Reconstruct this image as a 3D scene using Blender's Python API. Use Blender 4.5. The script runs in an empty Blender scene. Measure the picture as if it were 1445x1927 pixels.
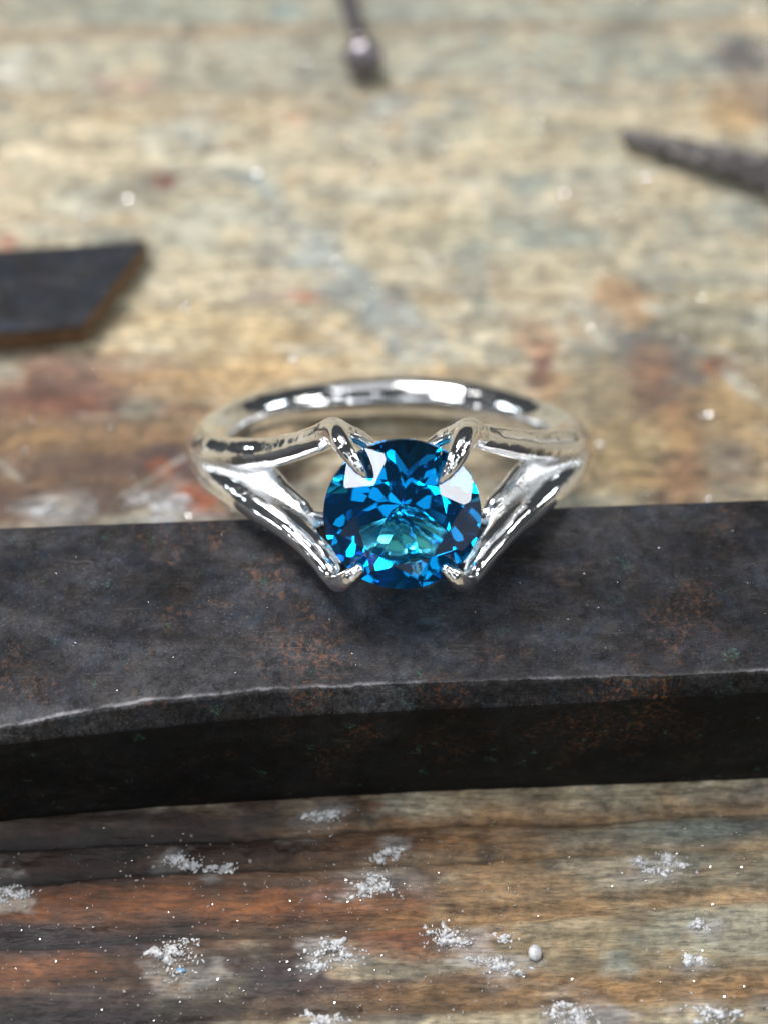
import bpy, math, random
import numpy as np
from mathutils import Vector, Matrix

# everything is modelled at real size; coordinates below are written in millimetres
MM = 0.001
R_ = math.radians
scene = bpy.context.scene
col = scene.collection

# ------------------------------------------------------------------ camera
ELEV = R_(51.5)
cam_d = bpy.data.cameras.new('camera')
cam = bpy.data.objects.new('camera', cam_d); col.objects.link(cam)
cam.location = (-0.958 * MM, -62.154 * MM, 92.338 * MM)
cam.rotation_euler = (math.pi / 2 - ELEV, 0, 0)
cam_d.sensor_fit = 'HORIZONTAL'; cam_d.sensor_width = 24.0
cam_d.lens = 24.0 * 3600 / 1445
cam_d.clip_start = 0.002; cam_d.clip_end = 20.0
cam_d.dof.use_dof = True
cam_d.dof.focus_distance = 0.1008
cam_d.dof.aperture_fstop = 18.5
scene.camera = cam

# ------------------------------------------------------------------ light: a dim workshop, key and bench lamps, added fill and sparkle lights
world = bpy.data.worlds.new('World'); scene.world = world; world.use_nodes = True
bg = world.node_tree.nodes['Background']
bg.inputs['Color'].default_value = (0.86, 0.92, 1.0, 1); bg.inputs['Strength'].default_value = 0.055

def lamp(name, direction, dist, size, power, color, shape='RECTANGLE', size_y=None, target=(0, 4, 8)):
    l = bpy.data.lights.new(name, 'AREA'); l.shape = shape
    l.size = size * MM; l.size_y = (size_y or size) * MM
    l.energy = power; l.color = color
    o = bpy.data.objects.new(name, l); col.objects.link(o)
    d = Vector(direction).normalized(); t = Vector(target)
    o.location = (t + d * dist) * MM
    o.rotation_euler = (-d).to_track_quat('-Z', 'Y').to_euler()
    return o
lamp('key_lamp', (-0.32, 0.46, 0.83), 420, 115, 1.78, (1.0, 0.98, 0.95), size_y=110)
lamp('bench_lamp', (-0.6245, -0.2164, 0.7504), 320, 80, 0.29, (0.93, 0.96, 1.0), size_y=80)
lamp('bench_lamp', (0.7976, -0.2919, 0.5279), 320, 56, 0.125, (0.95, 0.97, 1.0), size_y=56)
lamp('overhead_fill', (0.0, 0.55, 0.84), 900, 600, 0.75, (0.97, 0.98, 1.0))  # added overhead panel, unseen, lifts the gem facets to mid blue
lamp('strip_fill', (0.74, 0.20, 0.64), 520, 180, 0.20, (1.0, 0.97, 0.92), size_y=30)  # added strip of light for reflections in gem and band
lamp('side_fill', (-0.88, 0.35, 0.32), 600, 130, 0.5, (0.85, 0.93, 1.0), size_y=110)  # this pair is added, unseen, to make the gem flash from the sides
lamp('side_fill', (0.86, 0.42, 0.28), 600, 110, 0.35, (0.85, 0.93, 1.0), size_y=100)
lamp('sparkle_light', (0.42, -0.62, 0.66), 330, 26, 0.030, (0.95, 0.97, 1.0))  # small unseen lights from here on, added for sparkle in the stone
lamp('sparkle_light', (-0.30, -0.70, 0.65), 330, 26, 0.030, (0.95, 0.97, 1.0))
lamp('sparkle_light', (-0.95, -0.25, 0.25), 300, 30, 0.04, (0.95, 0.97, 1.0))
lamp('sparkle_light', (-0.28, 0.12, 0.95), 340, 30, 0.05, (0.95, 0.97, 1.0))
lamp('sparkle_light', (0.72, 0.10, 0.69), 340, 30, 0.05, (0.95, 0.97, 1.0))
lamp('sparkle_light', (0.12, -0.42, 0.90), 340, 24, 0.030, (0.95, 0.97, 1.0))
lamp('sparkle_light', (-0.70, -0.55, 0.45), 330, 24, 0.025, (0.95, 0.97, 1.0))
lamp('sparkle_light', (0.30, 0.45, 0.84), 340, 26, 0.04, (0.95, 0.97, 1.0))
lamp('sparkle_light', (0.55, -0.20, 0.81), 340, 26, 0.03, (0.95, 0.97, 1.0))
# added unseen front lights, placed to brighten the gem facets: (azimuth, elevation, size, radiance)
for az, el, sz, rad in ((-24, 41, 120, 0.9), (22, 37, 110, 1.0), (-10, 27, 34, 9.0), (27, 20, 100, 1.2), (-29, 10, 130, 0.9), (-13, 3, 40, 5.0), (10, 25, 28, 10.0), (17, 5, 60, 1.5), (-18, 32, 22, 14.0)):
    a_, e_ = R_(az), R_(el)
    lamp('gem_fill', (math.sin(a_) * math.cos(e_), -math.cos(a_) * math.cos(e_), math.sin(e_)), 400, sz, rad * math.pi * (sz * MM) ** 2, (0.93, 0.97, 1.0), target=(0, 0, 14))

vs = scene.view_settings
vs.view_transform = 'Standard'; vs.look = 'None'; vs.exposure = 0.14; vs.gamma = 1.0; vs.use_curve_mapping = False
cy = scene.cycles
cy.max_bounces = 24; cy.transmission_bounces = 20; cy.glossy_bounces = 8; cy.diffuse_bounces = 4
cy.caustics_reflective = True; cy.caustics_refractive = True
cy.blur_glossy = 0.3; cy.sample_clamp_indirect = 12.0
cy.use_denoising = True

# ------------------------------------------------------------------ helpers
rng = np.random.default_rng(7)
def lin(r, g, b):
    f = lambda c: c / 12.92 if c <= 0.04045 else ((c + 0.055) / 1.055) ** 2.4
    return (f(r / 255), f(g / 255), f(b / 255))
def mesh_obj(name, verts, faces, mat=None, parent=None, smooth=False, normals=None, scale=MM):
    me = bpy.data.meshes.new(name)
    v = np.asarray(verts, dtype=np.float64) * scale
    me.from_pydata(v.tolist() if len(v) < 20000 else v, [], faces if isinstance(faces, list) else faces.tolist())
    me.update()
    if smooth: me.polygons.foreach_set('use_smooth', np.ones(len(me.polygons), dtype=bool))
    if normals is not None: me.normals_split_custom_set_from_vertices(np.asarray(normals).tolist())
    if mat: me.materials.append(mat)
    o = bpy.data.objects.new(name, me); col.objects.link(o)
    if parent is not None: o.parent = parent
    return o
def grid_mesh(name, P, mat, smooth=True):
    """P: (rows, cols, 3) array of mm points -> one sheet mesh (fast path)"""
    r, c = P.shape[:2]
    idx = np.arange(r * c).reshape(r, c)
    q = np.stack([idx[:-1, :-1], idx[:-1, 1:], idx[1:, 1:], idx[1:, :-1]], -1).reshape(-1, 4)
    me = bpy.data.meshes.new(name)
    me.vertices.add(r * c); me.vertices.foreach_set('co', (P.reshape(-1, 3) * MM).astype(np.float32).ravel())
    me.loops.add(len(q) * 4); me.loops.foreach_set('vertex_index', q.astype(np.int32).ravel())
    me.polygons.add(len(q)); me.polygons.foreach_set('loop_start', np.arange(0, len(q) * 4, 4, dtype=np.int32))
    me.update(calc_edges=True)
    me.polygons.foreach_set('use_smooth', np.full(len(q), smooth))
    me.materials.append(mat)
    o = bpy.data.objects.new(name, me); col.objects.link(o)
    return o
def tag(o, label=None, category=None, group=None, kind=None):
    if label: o['label'] = label
    if category: o['category'] = category
    if group: o['group'] = group
    if kind: o['kind'] = kind
    return o
_tabs = {}
def vnoise(x, y, seed):
    """smooth value noise, -1..1"""
    if seed not in _tabs: _tabs[seed] = np.random.default_rng(1000 + seed).uniform(-1, 1, (256, 256))
    t = _tabs[seed]
    xi = np.floor(x).astype(int); yi = np.floor(y).astype(int)
    fx = x - xi; fy = y - yi
    fx = fx * fx * fx * (fx * (fx * 6 - 15) + 10); fy = fy * fy * fy * (fy * (fy * 6 - 15) + 10)
    a = t[yi & 255, xi & 255]; b = t[yi & 255, (xi + 1) & 255]
    c = t[(yi + 1) & 255, xi & 255]; d = t[(yi + 1) & 255, (xi + 1) & 255]
    return (a + (b - a) * fx) * (1 - fy) + (c + (d - c) * fx) * fy
def fbm(x, y, seed, octaves=4, gain=0.5):
    s = 0; amp = 1; tot = 0
    for i in range(octaves):
        s = s + amp * vnoise(x * 2 ** i + 17.3 * i, y * 2 ** i + 9.1 * i, seed + i); tot += amp; amp *= gain
    return s / tot
def sstep(a, b, x):
    t = np.clip((x - a) / (b - a), 0, 1); return t * t * (3 - 2 * t)

class NT:
    """tiny node-tree writer"""
    def __init__(s, name):
        s.m = bpy.data.materials.new(name); s.m.use_nodes = True
        s.t = s.m.node_tree; s.p = s.t.nodes['Principled BSDF']; s.out = s.t.nodes['Material Output']
    def n(s, typ, **kw):
        nd = s.t.nodes.new(typ)
        for k, v in kw.items():
            if k.startswith('i_'): nd.inputs[k[2:].replace('_', ' ')].default_value = v
            else: setattr(nd, k, v)
        return nd
    def l(s, a, b): s.t.links.new(a, b)
    def coords(s, scale=(1, 1, 1), rot=(0, 0, 0)):
        tc = s.n('ShaderNodeTexCoord'); mp = s.n('ShaderNodeMapping')
        mp.inputs['Scale'].default_value = tuple(c / MM for c in scale); mp.inputs['Rotation'].default_value = rot
        s.l(tc.outputs['Object'], mp.inputs['Vector']); return mp.outputs['Vector']
    def noise(s, vec, scale=1.0, detail=4, rough=0.55, dist=0.0):
        nd = s.n('ShaderNodeTexNoise'); nd.inputs['Scale'].default_value = scale; nd.inputs['Detail'].default_value = detail
        nd.inputs['Roughness'].default_value = rough; nd.inputs['Distortion'].default_value = dist
        s.l(vec, nd.inputs['Vector']); return nd.outputs['Fac']
    def ramp(s, fac, stops):
        nd = s.n('ShaderNodeValToRGB'); e = nd.color_ramp.elements
        while len(e) < len(stops): e.new(0.5)
        for i, (p, c) in enumerate(stops):
            e[i].position = p; e[i].color = (c, c, c, 1) if not hasattr(c, '__len__') else (*c[:3], 1)
        s.l(fac, nd.inputs['Fac']); return nd.outputs['Color']
    def mix(s, fac, a, b, mode='MIX'):
        nd = s.n('ShaderNodeMix'); nd.data_type = 'RGBA'; nd.blend_type = mode
        for sock, v in ((nd.inputs['Factor'], fac), (nd.inputs['A'], a), (nd.inputs['B'], b)):
            pass
        ins = [nd.inputs[0], nd.inputs[6], nd.inputs[7]]
        for sock, v in zip(ins, (fac, a, b)):
            if hasattr(v, 'node'): s.l(v, sock)
            elif hasattr(v, '__len__'): sock.default_value = (*v[:3], 1)
            else: sock.default_value = v if sock is ins[0] else (v, v, v, 1)
        return nd.outputs[2]
    def math(s, op, a, b=0.0, clamp=False):
        nd = s.n('ShaderNodeMath'); nd.operation = op; nd.use_clamp = clamp
        for i, v in enumerate((a, b)):
            if hasattr(v, 'node'): s.l(v, nd.inputs[i])
            else: nd.inputs[i].default_value = v
        return nd.outputs[0]
    def bump(s, h, dist_mm, strength=1.0, prev=None):
        nd = s.n('ShaderNodeBump'); nd.inputs['Distance'].default_value = dist_mm * MM; nd.inputs['Strength'].default_value = strength
        s.l(h, nd.inputs['Height'])
        if prev is not None: s.l(prev, nd.inputs['Normal'])
        return nd.outputs['Normal']
    def set(s, **kw):
        for k, v in kw.items():
            sock = s.p.inputs[k.replace('_', ' ')]
            if hasattr(v, 'node'): s.l(v, sock)
            else: sock.default_value = (*v, 1) if hasattr(v, '__len__') and len(v) == 3 and sock.type == 'RGBA' else v
        return s

# ------------------------------------------------------------------ materials
def mat_wood():
    k = NT('worn_bench_wood')
    att = k.n('ShaderNodeAttribute'); att.attribute_name = 'stain_shade'
    v = k.coords((0.22, 1.6, 1.0), (0, 0, R_(2)))
    g = k.noise(v, 1.3, 6, 0.62, 0.6)
    fine = k.noise(k.coords((0.9, 5.0, 1.0), (0, 0, R_(2))), 1.0, 4, 0.6)
    grime = k.noise(k.coords((0.8, 1.2, 1)), 1.9, 8, 0.74)
    c = k.mix(1.0, att.outputs['Color'], k.ramp(g, [(0.25, 0.62), (0.5, 0.98), (0.75, 1.22)]), 'MULTIPLY')
    c = k.mix(1.0, c, k.ramp(fine, [(0.32, 0.58), (0.5, 1.0), (0.72, 1.28)]), 'MULTIPLY')
    c = k.mix(1.0, c, k.ramp(grime, [(0.32, 0.5), (0.5, 1.0), (0.7, 1.25)]), 'MULTIPLY')
    pore = k.ramp(k.noise(k.coords((0.55, 6.5, 1.0), (0, 0, R_(2))), 1.5, 4, 0.65, 0.3), [(0.58, 0.0), (0.66, 1.0)])
    c = k.mix(k.math('MULTIPLY', pore, 0.55), c, k.mix(1.0, c, (0.32, 0.28, 0.27), 'MULTIPLY'))
    n1 = k.bump(g, 0.14, 0.9); n2 = k.bump(fine, 0.06, 0.9, n1); n3 = k.bump(grime, 0.22, 0.9, n2)
    k.set(Base_Color=c, Roughness=k.ramp(grime, [(0.3, 0.34), (0.7, 0.66)]), Normal=n3)
    k.p.inputs['Specular IOR Level'].default_value = 0.35
    k.p.inputs['Coat Weight'].default_value = 0.55; k.p.inputs['Coat Roughness'].default_value = 0.15
    k.l(n3, k.p.inputs['Coat Normal'])
    return k.m
def mat_silver():
    k = NT('polished_silver')
    v = k.coords()
    big = k.noise(v, 0.8, 3, 0.5)
    gran = k.noise(v, 7.0, 4, 0.65)
    at = k.n('ShaderNodeAttribute'); at.attribute_name = 'hollow'
    spot = k.ramp(k.noise(v, 0.6, 3, 0.6), [(0.54, 0.0), (0.66, 1.0)])
    mask = k.math('ADD', at.outputs['Fac'], k.math('MULTIPLY', spot, 0.35), True)
    h = k.math('MULTIPLY', gran, mask)
    n1 = k.bump(big, 0.10, 0.22); n2 = k.bump(h, 0.05, 0.7, n1)
    k.set(Base_Color=(0.91, 0.91, 0.915), Metallic=1.0, Roughness=k.math('ADD', k.ramp(mask, [(0.0, 0.075), (0.4, 0.13), (1.0, 0.26)]), k.ramp(k.noise(k.coords((1, 1, 1), (0.4, 0.7, 0.1)), 1.4, 6, 0.7), [(0.45, 0.0), (0.7, 0.10)])), Normal=n2)
    return k.m
def mat_gem():
    k = NT('blue_topaz')
    k.t.nodes.remove(k.p)
    gl = k.n('ShaderNodeBsdfGlass'); gl.inputs['IOR'].default_value = 1.63; gl.inputs['Roughness'].default_value = 0.0
    gl.inputs['Color'].default_value = (1, 1, 1, 1)
    k.l(gl.outputs[0], k.out.inputs['Surface'])
    ab = k.n('ShaderNodeVolumeAbsorption'); ab.inputs['Color'].default_value = (0.0, 0.848, 0.977, 1); ab.inputs['Density'].default_value = 720.0
    k.l(ab.outputs[0], k.out.inputs['Volume'])
    return k.m
def mat_steel(name, base=(0.032, 0.031, 0.0335), rust=0.45, file_marks=False, metallic=0.75, rough=(0.34, 0.6)):
    k = NT(name)
    v = k.coords()
    a = k.noise(v, 0.55, 8, 0.72, 0.3); b = k.noise(v, 1.3, 10, 0.78, 0.2); c_ = k.noise(v, 7.0, 6, 0.8)
    dark = tuple(x * 0.5 for x in base); brown = (base[0] * 1.12, base[1] * 0.96, base[2] * 0.80); blue = (base[0] * 0.8, base[1] * 1.02, base[2] * 1.35)
    lite = tuple(min(1, x * 2.1) for x in base)
    c = k.mix(k.ramp(a, [(0.38, 0), (0.62, 1)]), blue, brown)
    c = k.mix(k.ramp(b, [(0.38, 1), (0.50, 0)]), c, dark)
    c = k.mix(k.ramp(b, [(0.52, 0), (0.68, 0.9)]), c, lite)
    c = k.mix(k.ramp(c_, [(0.56, 0), (0.68, 0.9)]), c, tuple(min(1, x * 4.5) for x in base))
    sc_ = k.noise(k.coords((0.25, 6.0, 1.0), (0, 0, R_(32))), 1.2, 3, 0.6)
    c = k.mix(k.math('MULTIPLY', k.ramp(sc_, [(0.62, 0), (0.68, 0.7)]), k.ramp(a, [(0.45, 0), (0.6, 1)])), c, tuple(min(1, x * 3.0) for x in base))
    r1 = k.noise(k.coords((1, 1, 1), (0.3, 0.2, 0.5)), 0.20, 5, 0.66, 0.3)
    r2 = k.noise(k.coords((1, 1, 1), (0.1, 0.9, 1.5)), 3.2, 4, 0.7)
    rm = k.math('MULTIPLY', k.ramp(r1, [(0.52, 0), (0.64, 1)]), k.ramp(r2, [(0.50, 0), (0.62, 1)]))
    rm = k.math('MULTIPLY', rm, rust)
    c = k.mix(rm, c, (0.22, 0.085, 0.03))
    gm = k.math('MULTIPLY', k.ramp(k.noise(k.coords((1, 1, 1), (0.5, 0.1, 2.2)), 0.8, 3, 0.6), [(0.64, 0), (0.70, 1)]), k.ramp(c_, [(0.48, 0), (0.60, 0.7)]))
    c = k.mix(gm, c, (0.07, 0.17, 0.12))
    big = k.noise(k.coords((0.5, 1.0, 1.0), (0, 0, R_(20))), 0.22, 5, 0.6, 0.8)
    c = k.mix(1.0, c, k.ramp(big, [(0.36, 0.50), (0.5, 0.95), (0.64, 1.7)]), 'MULTIPLY')
    wa = k.n('ShaderNodeAttribute'); wa.attribute_name = 'wear'
    wf = k.math('MULTIPLY', wa.outputs['Fac'], k.ramp(k.math('ADD', k.math('MULTIPLY', b, 0.6), k.math('MULTIPLY', c_, 0.4)), [(0.40, 0.10), (0.58, 1.0)]), True)
    c = k.mix(wf, c, (0.40, 0.39, 0.41))
    n1 = k.bump(b, 0.22, 0.85); n2 = k.bump(c_, 0.08, 0.9, n1)
    if file_marks:
        f = k.noise(k.coords((3.2, 3.2, 0.5), (0, R_(40), 0)), 1.5, 5, 0.75)
        n2 = k.bump(f, 0.05, 0.8, n2)
        c = k.mix(1.0, c, k.ramp(f, [(0.35, 0.45), (0.6, 1.5)]), 'MULTIPLY')
    met = k.math('MULTIPLY', k.math('SUBTRACT', 1.0, rm, True), metallic)
    k.set(Base_Color=c, Metallic=met, Roughness=k.ramp(b, [(0.3, rough[0]), (0.7, rough[1])]), Normal=n2)
    return k.m
def mat_plain(name, base, rough=0.5, metallic=0.0, var=0.25, scale=2.0):
    k = NT(name)
    f = k.noise(k.coords(), scale, 4, 0.6)
    c = k.mix(1.0, base, k.ramp(f, [(0.3, 1 - var), (0.7, 1 + var)]), 'MULTIPLY')
    k.set(Base_Color=c, Roughness=rough, Metallic=metallic, Normal=k.bump(f, 0.05, 0.6)); return k.m
M_WOOD = mat_wood(); M_SILVER = mat_silver(); M_GEM = mat_gem()
M_STEEL = mat_steel('dark_rusty_steel'); M_FILED = mat_steel('filed_steel', (0.026, 0.0255, 0.026), 0.75, True, 0.35, (0.42, 0.6))
M_FILED.node_tree.nodes['Principled BSDF'].inputs['Specular IOR Level'].default_value = 0.15
M_STEEL_SHADE = mat_steel('shaded_steel', (0.008, 0.0078, 0.007), 0.25, False, 0.0, (0.55, 0.75))  # shade of the bar's front face put into a darker steel colour
M_STEEL_SHADE.node_tree.nodes['Principled BSDF'].inputs['Specular IOR Level'].default_value = 0.15
M_TOOL = mat_steel('blued_tool_steel', (0.030, 0.031, 0.036), 0.15, False, 0.6, (0.42, 0.6))
M_BUR = mat_plain('grey_bur_steel', (0.20, 0.185, 0.20), 0.30, 0.9)
M_RUSTY = mat_plain('brown_rusted_side', (0.13, 0.075, 0.038), 0.6, 0.1, 0.5, 1.2)
M_GRIT = mat_plain('gritty_file_steel', (0.11, 0.10, 0.098), 0.38, 0.5, 0.4, 1.5)
M_WHITE = mat_plain('chalky_residue', (0.54, 0.54, 0.55), 0.24, 0.0, 0.35, 2.5)
M_BLUE = mat_plain('blue_wax_fleck', (0.10, 0.32, 0.60), 0.4, 0.0, 0.2, 3.0)
M_DUST = mat_plain('pale_wood_dust', (0.30, 0.27, 0.24), 0.4, 0.0, 0.4, 1.5)
M_FILING = mat_plain('silver_filing', (0.85, 0.85, 0.87), 0.22, 1.0, 0.1, 3.0)

# ------------------------------------------------------------------ bench top: worn, stained wood with raised grain
def axis_points(lo, hi, flo, fhi, step):
    a = np.arange(flo, fhi, step)
    def out(edge, end, sgn):
        p = []; s = step; x = edge
        while sgn * (end - x) > 0:
            s = min(s * 1.25, 25); x = x + sgn * s; p.append(x)
        return p
    return np.array(sorted(out(flo, lo, -1)) + list(a) + out(a[-1], hi, 1))
xs = axis_points(-260, 260, -34, 33, 0.15)
yf = np.concatenate([np.arange(-27, -6, 0.13), np.arange(-6, 25, 0.17), np.arange(25, 68, 0.22)])
ys = np.concatenate([-27 - np.cumsum(0.2 * 1.25 ** np.arange(24))[::-1], yf, yf[-1] + np.cumsum(0.25 * 1.25 ** np.arange(24))])
X, Y = np.meshgrid(xs, ys)
BANDS = [
    (-11.6, -9.2, 0.5, 0.22),  # its dark left run doubles as the bar's painted shadow
    (-13.85, -11.44, 0.32, 0.16),
    (-17.5, -14.67, 0.5, 0.26),
    (-21.61, -19.7, 0.65, 0.26),
    (-24.93, -23.12, 0.5, 0.2),
    (58.91, 59.93, 0.55, 0.16),
    (51.14, 52.04, 0.35, 0.07),
    (17.56, 18.33, 0.3, 0.06),
    (23.05, 23.45, 0.3, 0.05),
    (14.02, 14.4, 0.35, 0.07)]   # growth rings: y at x=-22, y at x=20, half width, depth
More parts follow.
